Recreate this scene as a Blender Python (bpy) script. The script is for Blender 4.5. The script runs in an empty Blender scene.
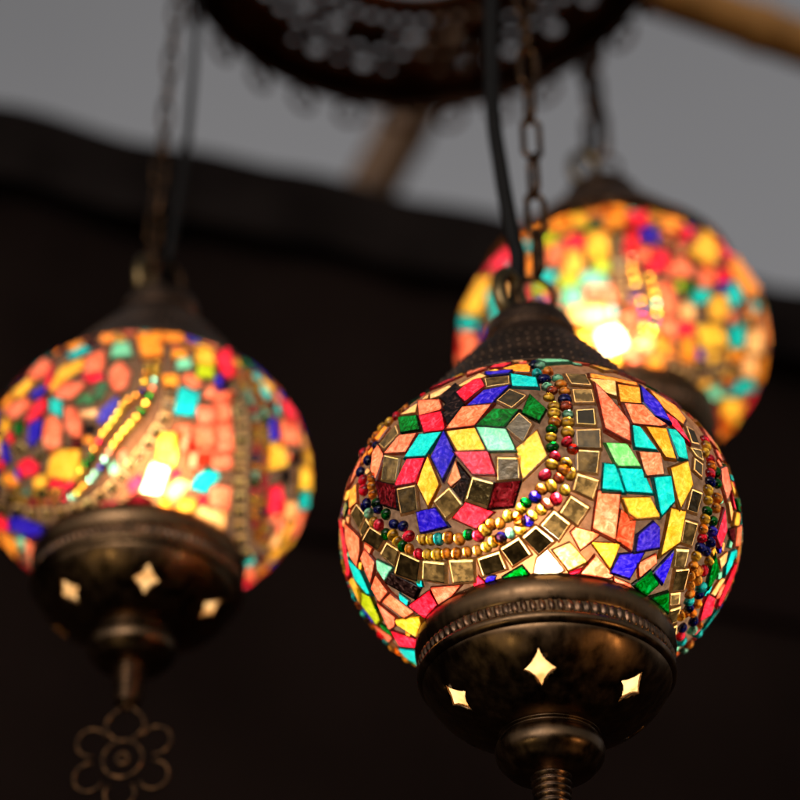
import bpy, bmesh, math, random
import numpy as np
from mathutils import Vector, Matrix
from mathutils.geometry import delaunay_2d_cdt
random.seed(7)
PI=math.pi
sc=bpy.context.scene
COL=bpy.data.collections.new('mosaic_lamps'); sc.collection.children.link(COL)
BASE=1.5                      # camera height above the ground, metres

# ------------------------------------------------------------------ materials
def mat(name):
    m=bpy.data.materials.new(name); m.use_nodes=True
    nt=m.node_tree; nt.nodes.clear()
    return m,nt
def N(nt,typ,**kw):
    n=nt.nodes.new(typ)
    for k,v in kw.items():
        if k in n.inputs.keys(): n.inputs[k].default_value=v
        else: setattr(n,k,v)
    return n
def L(nt,a,ao,b,bi): nt.links.new(a.outputs[ao],b.inputs[bi])

def glass_material(name,transl=.72,rough=.10,speckle=True,bumpd=.5,lens=0):
    """stained glass stuck on a lit globe: lets diffused light through, glossy outside"""
    m,nt=mat(name)
    at=N(nt,'ShaderNodeAttribute',attribute_name='Col')
    tc=N(nt,'ShaderNodeTexCoord')
    no=N(nt,'ShaderNodeTexNoise'); no.inputs['Scale'].default_value=260; no.inputs['Detail'].default_value=5
    L(nt,tc,'Object',no,'Vector')
    mr=N(nt,'ShaderNodeMapRange'); mr.inputs['From Min'].default_value=.3; mr.inputs['From Max'].default_value=.7
    mr.inputs['To Min'].default_value=.74; mr.inputs['To Max'].default_value=1.10
    L(nt,no,'Fac',mr,'Value')
    n2=N(nt,'ShaderNodeTexNoise'); n2.inputs['Scale'].default_value=2300; n2.inputs['Detail'].default_value=2
    L(nt,tc,'Object',n2,'Vector')
    mr2=N(nt,'ShaderNodeMapRange'); mr2.inputs['From Min'].default_value=.35; mr2.inputs['From Max'].default_value=.75
    mr2.inputs['To Min'].default_value=.84; mr2.inputs['To Max'].default_value=1.16 if speckle else 1.0
    L(nt,n2,'Fac',mr2,'Value')
    mu=N(nt,'ShaderNodeMath',operation='MULTIPLY'); L(nt,mr,'Result',mu,0); L(nt,mr2,'Result',mu,1)
    n3=N(nt,'ShaderNodeTexNoise'); n3.inputs['Scale'].default_value=330; n3.inputs['Detail'].default_value=3; n3.inputs['Distortion'].default_value=1.6
    L(nt,tc,'Object',n3,'Vector')
    mg=N(nt,'ShaderNodeMapRange'); mg.inputs['From Min'].default_value=.32; mg.inputs['From Max'].default_value=.68
    mg.inputs['To Min'].default_value=.70; mg.inputs['To Max'].default_value=1.55; L(nt,n3,'Fac',mg,'Value')
    ga=N(nt,'ShaderNodeGamma'); L(nt,at,'Color',ga,'Color'); L(nt,mg,'Result',ga,'Gamma')
    vm=N(nt,'ShaderNodeVectorMath',operation='SCALE'); L(nt,ga,'Color',vm,0); L(nt,mu,'Value',vm,'Scale')
    bp=N(nt,'ShaderNodeBump'); bp.inputs['Strength'].default_value=bumpd; bp.inputs['Distance'].default_value=.0006
    ad=N(nt,'ShaderNodeMath',operation='MULTIPLY_ADD'); ad.inputs[1].default_value=.3
    L(nt,n2,'Fac',ad,0); L(nt,no,'Fac',ad,2); L(nt,ad,'Value',bp,'Height')
    tr=N(nt,'ShaderNodeBsdfTranslucent'); L(nt,vm,'Vector',tr,'Color')
    tp=N(nt,'ShaderNodeBsdfTransparent'); L(nt,vm,'Vector',tp,'Color')
    di=N(nt,'ShaderNodeBsdfDiffuse'); L(nt,vm,'Vector',di,'Color')
    rf=N(nt,'ShaderNodeBsdfRefraction'); rf.inputs['IOR'].default_value=1.45; rf.inputs['Roughness'].default_value=.78; L(nt,vm,'Vector',rf,'Color'); L(nt,bp,'Normal',rf,'Normal')
    m0=N(nt,'ShaderNodeMixShader'); m0.inputs['Fac'].default_value=.27; L(nt,tr,0,m0,1); L(nt,rf,0,m0,2)
    if lens:      # clear glass bead: bends the view into the lit globe
        le=N(nt,'ShaderNodeBsdfRefraction'); le.inputs['IOR'].default_value=1.5; le.inputs['Roughness'].default_value=.05
        le.distribution='GGX'; vl=N(nt,'ShaderNodeVectorMath',operation='SCALE'); vl.inputs['Scale'].default_value=1.0; L(nt,at,'Color',vl,0); L(nt,vl,'Vector',le,'Color')
        mz=N(nt,'ShaderNodeMixShader'); mz.inputs['Fac'].default_value=lens; L(nt,m0,0,mz,1); L(nt,le,0,mz,2); m0=mz
    m1=N(nt,'ShaderNodeMixShader'); L(nt,at,'Alpha',m1,'Fac'); L(nt,m0,0,m1,1); L(nt,tp,0,m1,2)
    m2=N(nt,'ShaderNodeMixShader'); m2.inputs['Fac'].default_value=1-transl if transl<1 else 0
    L(nt,m1,0,m2,1); L(nt,di,0,m2,2)
    gl=N(nt,'ShaderNodeBsdfAnisotropic'); gl.inputs['Roughness'].default_value=rough
    L(nt,bp,'Normal',gl,'Normal')
    fr=N(nt,'ShaderNodeFresnel'); fr.inputs['IOR'].default_value=1.5; L(nt,bp,'Normal',fr,'Normal')
    m3=N(nt,'ShaderNodeMixShader'); L(nt,fr,'Fac',m3,'Fac'); L(nt,m2,0,m3,1); L(nt,gl,0,m3,2)
    o=N(nt,'ShaderNodeOutputMaterial'); L(nt,m3,0,o,'Surface')
    return m
M_GLASS=glass_material('stained_glass',.93)
M_BEAD=glass_material('seed_bead_glass',.95,.06,False,.1,.6)

def grout_material():
    m,nt=mat('plaster_grout')
    tc=N(nt,'ShaderNodeTexCoord')
    no=N(nt,'ShaderNodeTexNoise'); no.inputs['Scale'].default_value=420; no.inputs['Detail'].default_value=6
    L(nt,tc,'Object',no,'Vector')
    cr=N(nt,'ShaderNodeValToRGB'); cr.color_ramp.elements[0].position=.3; cr.color_ramp.elements[0].color=(.05,.033,.026,1)
    cr.color_ramp.elements[1].position=.7; cr.color_ramp.elements[1].color=(.15,.102,.080,1)
    L(nt,no,'Fac',cr,'Fac')
    bp=N(nt,'ShaderNodeBump'); bp.inputs['Strength'].default_value=.8; bp.inputs['Distance'].default_value=.0009; L(nt,no,'Fac',bp,'Height')
    tr=N(nt,'ShaderNodeBsdfTranslucent'); L(nt,cr,'Color',tr,'Color')
    di=N(nt,'ShaderNodeBsdfDiffuse'); L(nt,cr,'Color',di,'Color'); L(nt,bp,'Normal',di,'Normal')
    mx=N(nt,'ShaderNodeMixShader'); mx.inputs['Fac'].default_value=.36; L(nt,tr,0,mx,1); L(nt,di,0,mx,2)
    rf=N(nt,'ShaderNodeBsdfRefraction',Color=(.30,.12,.05,1)); rf.inputs['IOR'].default_value=1.45; rf.inputs['Roughness'].default_value=.75
    my=N(nt,'ShaderNodeMixShader'); my.inputs['Fac'].default_value=.14; L(nt,mx,0,my,1); L(nt,rf,0,my,2); mx=my
    o=N(nt,'ShaderNodeOutputMaterial'); L(nt,mx,0,o,'Surface')
    return m
M_GROUT=grout_material()

def mirror_material():
    m,nt=mat('aged_mirror_glass')
    tc=N(nt,'ShaderNodeTexCoord')
    no=N(nt,'ShaderNodeTexNoise'); no.inputs['Scale'].default_value=300; no.inputs['Detail'].default_value=6
    L(nt,tc,'Object',no,'Vector')
    at=N(nt,'ShaderNodeAttribute',attribute_name='Col')
    gl=N(nt,'ShaderNodeBsdfAnisotropic'); gl.inputs['Color'].default_value=(.42,.36,.26,1); gl.inputs['Roughness'].default_value=.12
    bp=N(nt,'ShaderNodeBump'); bp.inputs['Strength'].default_value=.25; bp.inputs['Distance'].default_value=.0008; L(nt,no,'Fac',bp,'Height'); L(nt,bp,'Normal',gl,'Normal')
    mr=N(nt,'ShaderNodeMapRange'); mr.inputs['From Min'].default_value=.42; mr.inputs['From Max'].default_value=.68
    mr.inputs['To Min'].default_value=.4; mr.inputs['To Max'].default_value=1.8
    L(nt,no,'Fac',mr,'Value')
    vm=N(nt,'ShaderNodeVectorMath',operation='SCALE'); L(nt,at,'Color',vm,0); L(nt,mr,'Result',vm,'Scale')
    tr=N(nt,'ShaderNodeBsdfTranslucent'); L(nt,vm,'Vector',tr,'Color')
    mx=N(nt,'ShaderNodeMixShader'); mx.inputs['Fac'].default_value=.5; L(nt,tr,0,mx,1); L(nt,gl,0,mx,2)
    o=N(nt,'ShaderNodeOutputMaterial'); L(nt,mx,0,o,'Surface')
    return m
M_MIRROR=mirror_material()

def metal_material(name,dark,worn,rough=(.28,.55),scale=60,bump=.25,thr=(.45,.72),metallic=1):
    m,nt=mat(name)
    tc=N(nt,'ShaderNodeTexCoord')
    no=N(nt,'ShaderNodeTexNoise'); no.inputs['Scale'].default_value=scale; no.inputs['Detail'].default_value=8; no.inputs['Roughness'].default_value=.62
    L(nt,tc,'Object',no,'Vector')
    fine=N(nt,'ShaderNodeTexNoise'); fine.inputs['Scale'].default_value=scale*9; fine.inputs['Detail'].default_value=4
    mp=N(nt,'ShaderNodeMapping'); mp.inputs['Scale'].default_value=(1,1,.22); L(nt,tc,'Object',mp,'Vector'); L(nt,mp,'Vector',fine,'Vector')
    cr=N(nt,'ShaderNodeValToRGB'); cr.color_ramp.elements[0].position=thr[0]; cr.color_ramp.elements[0].color=(*dark,1)
    cr.color_ramp.elements[1].position=thr[1]; cr.color_ramp.elements[1].color=(*worn,1)
    L(nt,no,'Fac',cr,'Fac')
    mr=N(nt,'ShaderNodeMapRange'); mr.inputs['From Min'].default_value=.3; mr.inputs['From Max'].default_value=.7
    mr.inputs['To Min'].default_value=rough[0]; mr.inputs['To Max'].default_value=rough[1]
    L(nt,fine,'Fac',mr,'Value')
    bp=N(nt,'ShaderNodeBump'); bp.inputs['Strength'].default_value=bump; bp.inputs['Distance'].default_value=.0007; L(nt,no,'Fac',bp,'Height')
    b2=N(nt,'ShaderNodeBump'); b2.inputs['Strength'].default_value=bump*.5; b2.inputs['Distance'].default_value=.0003; L(nt,fine,'Fac',b2,'Height'); L(nt,bp,'Normal',b2,'Normal')
    p=N(nt,'ShaderNodeBsdfPrincipled'); p.inputs['Metallic'].default_value=metallic
    L(nt,cr,'Color',p,'Base Color'); L(nt,mr,'Result',p,'Roughness'); L(nt,b2,'Normal',p,'Normal')
    o=N(nt,'ShaderNodeOutputMaterial'); L(nt,p,0,o,'Surface')
    return m
M_BRONZE=metal_material('dark_bronze',(.085,.055,.033),(.27,.155,.072),rough=(.22,.46),scale=26,bump=.24,thr=(.3,.75))
M_TRIM=metal_material('rubbed_bronze',(.11,.07,.045),(.36,.19,.10),rough=(.22,.45),scale=150)
M_CAP=metal_material('hammered_dark_bronze',(.08,.05,.034),(.22,.13,.08),rough=(.35,.6))
M_CHAIN=metal_material('old_brass_chain',(.05,.028,.015),(.24,.12,.05),rough=(.25,.5),scale=220)
M_HOOK=metal_material('olive_brass',(.13,.09,.04),(.32,.22,.10),rough=(.28,.5),scale=120)
M_RING=metal_material('blackened_iron',(.075,.036,.022),(.17,.08,.045),rough=(.4,.65),scale=40)

def plain(name,col,rough=.5,noise=.3,scale=20,bump=.2,spec=.5):
    m,nt=mat(name)
    tc=N(nt,'ShaderNodeTexCoord')
    no=N(nt,'ShaderNodeTexNoise'); no.inputs['Scale'].default_value=scale; no.inputs['Detail'].default_value=6
    L(nt,tc,'Object',no,'Vector')
    cr=N(nt,'ShaderNodeValToRGB')
    cr.color_ramp.elements[0].position=.3; cr.color_ramp.elements[0].color=(*[c*(1-noise) for c in col],1)
    cr.color_ramp.elements[1].position=.7; cr.color_ramp.elements[1].color=(*[min(1,c*(1+noise)) for c in col],1)
    L(nt,no,'Fac',cr,'Fac')
    bp=N(nt,'ShaderNodeBump'); bp.inputs['Strength'].default_value=bump; L(nt,no,'Fac',bp,'Height')
    p=N(nt,'ShaderNodeBsdfPrincipled'); p.inputs['Roughness'].default_value=rough
    p.inputs['Specular IOR Level'].default_value=spec
    L(nt,cr,'Color',p,'Base Color'); L(nt,bp,'Normal',p,'Normal')
    o=N(nt,'ShaderNodeOutputMaterial'); L(nt,p,0,o,'Surface')
    return m
M_CABLE=plain('black_rubber',(.008,.0075,.007),.6,.2,80,spec=.15)
M_BAMBOO=plain('orange_bamboo',(.42,.20,.05),.45,.25,30)
M_BAMBOO2=plain('brown_bamboo',(.13,.065,.024),.6,.3,30)
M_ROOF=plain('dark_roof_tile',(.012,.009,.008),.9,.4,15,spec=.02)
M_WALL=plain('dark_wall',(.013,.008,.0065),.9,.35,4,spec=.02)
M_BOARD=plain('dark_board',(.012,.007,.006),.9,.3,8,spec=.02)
M_SOCKET=plain('socket_ceramic',(.5,.46,.4),.5,.1,60)

def frosted():
    m,nt=mat('frosted_bowl_glass')  # glass of the added bowl that glows behind the star holes
    tc=N(nt,'ShaderNodeTexCoord'); no=N(nt,'ShaderNodeTexNoise'); no.inputs['Scale'].default_value=120; L(nt,tc,'Object',no,'Vector')
    cr=N(nt,'ShaderNodeValToRGB'); cr.color_ramp.elements[0].position=.35; cr.color_ramp.elements[0].color=(.55,.28,.10,1); cr.color_ramp.elements[1].position=.62; cr.color_ramp.elements[1].color=(.90,.66,.38,1); L(nt,no,'Fac',cr,'Fac')
    tr=N(nt,'ShaderNodeBsdfTranslucent'); L(nt,cr,'Color',tr,'Color'); di=N(nt,'ShaderNodeBsdfDiffuse',Color=(.8,.7,.55,1))
    mx=N(nt,'ShaderNodeMixShader',Fac=.2); L(nt,tr,0,mx,1); L(nt,di,0,mx,2)
    o=N(nt,'ShaderNodeOutputMaterial'); L(nt,mx,0,o,'Surface'); return m
M_FROST=frosted()
def bulbmat(s):
    m,nt=mat('lit_bulb')
    e=N(nt,'ShaderNodeEmission',Color=(1,.79,.53,1),Strength=s)
    o=N(nt,'ShaderNodeOutputMaterial'); L(nt,e,0,o,'Surface'); return m
M_BULB={'F':bulbmat(132),'L':bulbmat(104),'R':bulbmat(112)}

# ------------------------------------------------------------------ helpers
def link(o,parent=None):
    COL.objects.link(o)
    if parent: o.parent=parent
    return o
def mesh(name,verts,faces,m,parent=None,smooth=True,cols=None):
    me=bpy.data.meshes.new(name); me.from_pydata([tuple(v) for v in verts],[],[tuple(f) for f in faces]); me.update()
    ms=m if isinstance(m,list) else [m]
    for x in ms: me.materials.append(x)
    if smooth: me.polygons.foreach_set('use_smooth',[True]*len(me.polygons))
    if cols is not None:       # one rgba per vertex
        a=me.color_attributes.new('Col','FLOAT_COLOR','POINT')
        a.data.foreach_set('color',[c for v in cols for c in v])
    return link(bpy.data.objects.new(name,me),parent)
def empty(name,loc,label,cat,group=None):
    o=bpy.data.objects.new(name,None); o.empty_display_size=.02; link(o); o.location=loc
    o['label']=label; o['category']=cat
    if group:o['group']=group
    return o
def tag(o,label,cat,group=None):
    o['label']=label;o['category']=cat
    if group:o['group']=group
    return o
def lathe(prof,segs=128,rad=None,closed=False):
    """prof: list of (r,z); rad(i,theta,r)->r"""
    V=[];F=[]
    n=len(prof)
    for i,(r,z) in enumerate(prof):
        for k in range(segs):
            t=2*PI*k/segs; rr=rad(i,t,r) if rad else r
            V.append((rr*math.cos(t),rr*math.sin(t),z))
    for i in range(n-1 if not closed else n):
        j=(i+1)%n
        for k in range(segs):
            l=(k+1)%segs
            F.append((i*segs+k,i*segs+l,j*segs+l,j*segs+k))
    return V,F
def smoothprof(P,n=6):
    out=[]
    for i in range(len(P)-1):
        p0=P[max(i-1,0)];p1=P[i];p2=P[i+1];p3=P[min(i+2,len(P)-1)]
        for k in range(n):
            t=k/n
            out.append(tuple(.5*((2*p1[a])+(-p0[a]+p2[a])*t+(2*p0[a]-5*p1[a]+4*p2[a]-p3[a])*t*t+(-p0[a]+3*p1[a]-3*p2[a]+p3[a])*t**3) for a in range(len(p1))))
    out.append(tuple(P[-1]))
    return out
def tube(path,r,segs=12,closed=False,cap=True):
    P=[Vector(p) for p in path];n=len(P);V=[];F=[]
    R=r if isinstance(r,(list,tuple)) else [r]*n
    def tan(i):
        if closed: return (P[(i+1)%n]-P[i-1]).normalized()
        return (P[min(i+1,n-1)]-P[max(i-1,0)]).normalized()
    t=tan(0); a=t.orthogonal().normalized()
    for i in range(n):
        t2=tan(i); a=(a-t2*a.dot(t2)).normalized(); b=t2.cross(a)
        for k in range(segs):
            u=2*PI*k/segs; V.append(P[i]+(a*math.cos(u)+b*math.sin(u))*R[i])
    for i in range(n if closed else n-1):
        j=(i+1)%n
        for k in range(segs):
            l=(k+1)%segs; F.append((i*segs+k,i*segs+l,j*segs+l,j*segs+k))
    if not closed and cap:
        F.append(tuple(range(segs-1,-1,-1))); F.append(tuple((n-1)*segs+k for k in range(segs)))
    return V,F
def xf(VF,M):
    return [M@Vector(v) for v in VF[0]],VF[1]
def merge(*parts):
    V=[];F=[]
    for v,f in parts:
        b=len(V);V+=list(v);F+=[tuple(i+b for i in q) for q in f]
    return V,F
def box(x0,x1,y0,y1,z0,z1):
    V=[(x,y,z) for z in(z0,z1) for y in(y0,y1) for x in(x0,x1)]
    return V,[(0,2,3,1),(4,5,7,6),(0,1,5,4),(2,6,7,3),(0,4,6,2),(1,3,7,5)]
def pip(x,y,P):
    c=False;n=len(P);j=n-1
    for i in range(n):
        if (P[i][1]>y)!=(P[j][1]>y) and x<(P[j][0]-P[i][0])*(y-P[i][1])/(P[j][1]-P[i][1])+P[i][0]: c=not c
        j=i
    return c
def pierced(holes,xs,ys):
    """triangulates the rectangle xs x ys with the polygons in holes left out"""
    V=[];E=[];Fc=[]
    for x in xs:
        for y in ys: V.append(Vector((x,y)))
    cell={}; cs=5.0
    for hi,hp in enumerate(holes):
        b=len(V);n=len(hp);V+=[Vector(p) for p in hp];E+=[(b+k,b+(k+1)%n) for k in range(n)]
        for cx in range(int(min(p[0] for p in hp)//cs),int(max(p[0] for p in hp)//cs)+1):
            for cy in range(int(min(p[1] for p in hp)//cs),int(max(p[1] for p in hp)//cs)+1): cell.setdefault((cx,cy),[]).append(hi)
    v,e,f,ov,oe,of=delaunay_2d_cdt(V,E,[],0,1e-5)
    keep=[]
    for tri in f:
        x=sum(v[k].x for k in tri)/3;y=sum(v[k].y for k in tri)/3
        if not any(pip(x,y,holes[k]) for k in cell.get((int(x//cs),int(y//cs)),())):
            a,b,c=(v[k] for k in tri)
            keep.append(tuple(tri) if (b.x-a.x)*(c.y-a.y)-(b.y-a.y)*(c.x-a.x)>0 else tuple(tri)[::-1])
    used=sorted({i for t in keep for i in t});ix={u:k for k,u in enumerate(used)}
    return [v[u] for u in used],[tuple(ix[i] for i in t) for t in keep]

# ------------------------------------------------------------------ the mosaic
CZ=.78
PAL={'S':(.97,.25,.15),'R':(.92,.028,.085),'K':(.012,.006,.006),'D':(.07,.003,.006),'B':(.035,.02,.62),'G':(.0,.14,.012),
 'T':(.01,.62,.72),'M':(.22,.72,.55),'Y':(1,.56,.07),'L':(.22,.80,.26),'I':(.50,.66,.02),'P':(1,.54,.24),'O':(1,.36,.045),
 'A':(1,.46,.04),'Q':(.55,.10,.045),'Z':(.80,.32,.20),'W':(.62,.36,.12),'C':(1,.85,.60),'N':(.012,.016,.20)}
CLEAR={'C':.3,'W':.02,'K':.0}
BANDLO,BANDHI=-59,62
class Globe:
    def __init__(s,R):
        s.R=R; s.occ=np.zeros((900,320),bool)   # 0.4 deg in longitude, 0.4 in latitude (-64..64)
        s.tiles=[];s.beads=[];s.grp=0;s.split=None;s.rim=.0010;s.tg=[];s.bg=[]
        g=np.arange(900)*.4-180; s.lon=g; s.lat=np.arange(320)*.4-64
    def p(s,lo,la,h=0):
        a=math.radians(lo-90);b=math.radians(la)
        c=Vector((math.cos(b)*math.cos(a)*s.R,math.cos(b)*math.sin(a)*s.R,CZ*s.R*math.sin(b)))
        if h:
            n=Vector((c.x,c.y,c.z/CZ**2)).normalized(); c+=n*h
        return c
    def nrm(s,lo,la):
        c=s.p(lo,la);return Vector((c.x,c.y,c.z/CZ**2)).normalized()
    def cells(s,P):
        xs=[q[0] for q in P];ys=[q[1] for q in P]
        i0=int((min(xs)+180)/.4);i1=int((max(xs)+180)/.4)+1;j0=int((min(ys)+64)/.4);j1=int((max(ys)+64)/.4)+1
        if i0<2 or i1>897 or j0<0 or j1>319: return None
        return [(i,j) for i in range(i0,i1+1) for j in range(j0,j1+1) if pip(i*.4-180,j*.4-64,P)]
    def add(s,c,P,force=True,grow=1.0,limit=0):
        cx=sum(q[0] for q in P)/len(P);cy=sum(q[1] for q in P)/len(P)
        if sum(P[i-1][0]*P[i][1]-P[i][0]*P[i-1][1] for i in range(len(P)))<0: P=P[::-1]
        big=[(cx+(q[0]-cx)*grow,cy+(q[1]-cy)*grow) for q in P]
        ce=s.cells(big)
        if ce is None: 
            return False
        if not force and sum(s.occ[i,j] for i,j in ce)>limit*len(ce): return False
        for i,j in ce: s.occ[i,j]=True
        s.tiles.append((c,P)); s.tg.append(s.group(cx)); return True
    def bead(s,c,lo,la,r,force=True,ang=0):
        k=math.degrees(r/s.R); kx=k/max(.25,math.cos(math.radians(la))); ky=k/.9
        P=[(lo+kx*math.cos(t*PI/4),la+ky*math.sin(t*PI/4)) for t in range(8)]
        ce=s.cells(P)
        if ce is None: return False
        if not force and sum(s.occ[i,j] for i,j in ce)>.25*len(ce): return False
        for i,j in ce: s.occ[i,j]=True
        s.beads.append((c,lo,la,r,ang,P)); s.bg.append(s.group(lo)); return True
    def group(s,lo):
        return s.grp if s.grp else (-3 if lo<-92 else -1 if lo<s.split else -2)
    def local(s,lo0,la0,pts):
        """tangent-plane metres (units of R) to longitude / latitude"""
        c=s.p(lo0,la0);n=s.nrm(lo0,la0);e=Vector((-math.sin(math.radians(lo0-90)),math.cos(math.radians(lo0-90)),0));u=n.cross(e)
        out=[]
        for a,b in pts:
            d=math.hypot(a,b)
            q=c+(e*a+u*b)*s.R - n*s.R*.5*d*d*.9
            x=Vector((q.x/s.R,q.y/s.R,q.z/s.R/CZ)).normalized()
            lo=math.degrees(math.atan2(x.y,x.x))+90
            lo=(lo+180)%360-180
            out.append((lo,math.degrees(math.asin(x.z))))
        return out
    def medallion(s,lo0,la0,rnd,size=1.0):
        s.nm=getattr(s,'nm',0)+1; s.grp=s.nm
        star=[];cols=rnd.sample('YRBTSOG',5)
        n=8
        for k in range(n):
            a=2*PI*k/n+.2
            f=lambda r,t:(r*math.cos(t)*size,r*math.sin(t)*size)
            s.add(cols[k%2],s.local(lo0,la0,[f(.012,a),f(.085,a-.36),f(.155,a),f(.085,a+.36)]),False,1,.35)
            s.add(cols[2+k%2],s.local(lo0,la0,[f(.10,a+.39),f(.165,a+.05),f(.235,a+.39),f(.165,a+.73)]),False,1,.35)
            s.add('m',s.local(lo0,la0,[f(.175,a-.20),f(.245,a-.17),f(.245,a+.17),f(.175,a+.20)]),False,1,.35)
        for rr,nn in((.285,36),(.325,41)):
            for k in range(nn):
                a=2*PI*k/nn; lo,la=s.local(lo0,la0,[(rr*size*math.cos(a),rr*size*math.sin(a))])[0]
                s.bead(rnd.choice('YYYYOOORRBNGMT'),lo,la,s.R*.0215,False,a)
        nn=27
        for k in range(nn):
            a=2*PI*k/nn;w=.085/.39/2*1.12
            s.add('m',s.local(lo0,la0,[(r*size*math.cos(t),r*size*math.sin(t)) for r,t in((.350,a-w*1.03),(.435,a-w*.9),(.435,a+w*.9),(.350,a+w*1.03))]),False,1,.25)
        s.grp=0
    def fill(s,rnd,weights,lo0=-176,lo1=176,n=9000,skip=0):
        sz=[.115,.095,.08,.065,.052]+([.045,.036] if skip else [])
        for it,z in enumerate(sz):
            for q in range(n//len(sz)):
                lo=rnd.uniform(lo0,lo1);la=math.degrees(math.asin(rnd.uniform(-.83,.86)))
                i=int((lo+180)/.4);j=int((la+64)/.4)
                if s.occ[min(i,899),max(0,min(j,319))]: continue
                if abs(lo)<skip and -48<la<37: continue
                a=rnd.uniform(0,PI);w=z*rnd.uniform(.75,1.25)/2*1.1;h=z*rnd.uniform(.6,1.0)/2*1.1;sk=rnd.uniform(-.5,.5)
                pts=[(-w,-h),(w,-h*rnd.uniform(.6,1)),(w*rnd.uniform(.7,1),h),(-w*rnd.uniform(.6,1),h)]
                pts=[(x+sk*y,y) for x,y in pts]
                pts=[(x*math.cos(a)-y*math.sin(a),x*math.sin(a)+y*math.cos(a)) for x,y in pts]
                P=s.local(lo,la,pts)
                if max(t[0] for t in P)-min(t[0] for t in P)>90: continue
                if min(t[1] for t in P)<BANDLO+.5 or max(t[1] for t in P)>BANDHI-.5: continue
                s.add(rnd.choice(weights),P,False,1.04,.0)
    def build(s,parent,rnd):
        R=s.R;H=.0011*R/.08
        holes=[]
        for c,P in s.tiles:
            cx=sum(q[0] for q in P)/len(P);cy=sum(q[1] for q in P)/len(P)
            if c=='m': k=.97
            else: k=.97
            h=[(cx+(q[0]-cx)*k,cy+(q[1]-cy)*k) for q in P]
            if min(q[1] for q in h)>BANDLO+.2 and max(q[1] for q in h)<BANDHI-.2 : holes.append(h)
        centres=[s.p(b[1],b[2]) for b in s.beads]; frames=[]
        for b,ctr in zip(s.beads,centres):
            nn=s.nrm(b[1],b[2])
            near=min((x for x in centres if 1e-9<(x-ctr).length),key=lambda x:(x-ctr).length)-ctr
            ax=(near-nn*near.dot(nn)).normalized();a=rnd.uniform(-.22,.22);ax=ax*math.cos(a)+nn.cross(ax)*math.sin(a);bx=nn.cross(ax)
            r=b[3]*rnd.uniform(.9,1.08);sq=rnd.uniform(.76,.92); frames.append((ctr,nn,ax,bx,r,sq))
            h=[]
            for k in range(10):
                q=ctr+ax*(r*sq*.86*math.cos(k*PI/5))+bx*(r*.86*math.sin(k*PI/5))
                x=Vector((q.x,q.y,q.z/CZ)).normalized(); lo=math.degrees(math.atan2(x.y,x.x))+90
                h.append(((lo+180)%360-180,math.degrees(math.asin(x.z))))
            if max(p[0] for p in h)-min(p[0] for p in h)<90 and min(q[1] for q in h)>BANDLO+.2 and max(q[1] for q in h)<BANDHI-.2 : holes.append(h)
        V,F=pierced(holes,[-180+3*i for i in range(121)],[BANDLO+i*(BANDHI-BANDLO)/40 for i in range(41)])
        GV=[s.p(v.x,v.y) for v in V]
        globe=mesh('globe',GV,F,M_GROUT,parent)
        # flat pieces of glass: skirt, bevelled edge, face
        TV=[];TF=[];TC=[]; MG={}
        for (c,P),gi in zip(s.tiles,s.tg):
            MV,MF,MC,MM=MG.setdefault(gi,([],[],[],[]))
            n=len(P);cx=sum(q[0] for q in P)/n;cy=sum(q[1] for q in P)/n
            gk=(1.19 if s.rim>.0009 else 1.10) if c=='m' else 1.14
            P=[(cx+(q[0]-cx)*gk,cy+(q[1]-cy)*gk) for q in P]
            ctr=s.p(cx,cy);nn=s.nrm(cx,cy)
            sag=0
            pts=[s.p(*q) for q in P]
            low=[s.p(q[0],q[1],-.0006) for q in P]
            tilt=Vector((rnd.gauss(0,1),rnd.gauss(0,1),rnd.gauss(0,1)))*.018
            tn=(nn+tilt).normalized()
            h=H*rnd.uniform(.8,1.25)
            def top(q,hh):      # lay the corner in the piece's own plane, blended with the globe's curve
                d=(q-ctr).dot(tn); return q-tn*d*.75+nn*hh
            cc=sum(pts,Vector())/n
            mirror=c=='m'
            edge=s.rim if mirror else .0004
            ring=[];inner=[]
            span=sum((q-cc).length for q in pts)/n
            for q in pts:
                ring.append(top(q,h*.55)); k=max(.3,1-edge*1.45/max(span,.0015)); inner.append(top(cc+(q-cc)*k,h))
            col=list(PAL.get(c,(1,.6,.2)));a=CLEAR.get(c,0)
            if not mirror:
                j=rnd.uniform(.86,1.1);col=[min(1,x*j*rnd.uniform(.95,1.05)) for x in col]
                deep=[x**1.2 for x in col];b=len(TV);TV+=low+ring+inner+inner;TC+=[(*deep,a)]*(3*n)+[(*col,a)]*n
                for i in range(n):
                    l=(i+1)%n; TF.append((b+i,b+l,b+n+l,b+n+i)); TF.append((b+n+i,b+n+l,b+2*n+l,b+2*n+i))
                TF.append(tuple(b+3*n+i for i in range(n)))
            else:
                b=len(MV)
                e=rnd.uniform(.75,1.15);ec=(min(1,1.1*e),min(1,.74*e),.36*e,0)
                tw=rnd.choice([.015,.025,.04,.07,.13,.26]) ; fc=(.85*tw,.58*tw,.24*tw,0)
                MV+=low+ring+inner+[v-nn*.0001 for v in inner];MC+=[ec]*(3*n)+[fc]*n
                for i in range(n):
                    l=(i+1)%n; MF.append((b+i,b+l,b+n+l,b+n+i)); MF.append((b+n+i,b+n+l,b+2*n+l,b+2*n+i));MM+=[0,0]
                MF.append(tuple(b+3*n+i for i in range(n)));MM.append(1)
        tl=mesh('glass_mosaic',TV,TF,M_GLASS,globe,False,TC)
        for MV,MF,MC,MM in MG.values():
            if not MV: continue
            mi=mesh('mirror_border',MV,MF,[M_GLASS,M_MIRROR],globe,False,MC)
            mi.data.polygons.foreach_set('material_index',MM)
        # beads: barrel-shaped glass seed beads lying on their side
        BG={}
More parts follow.
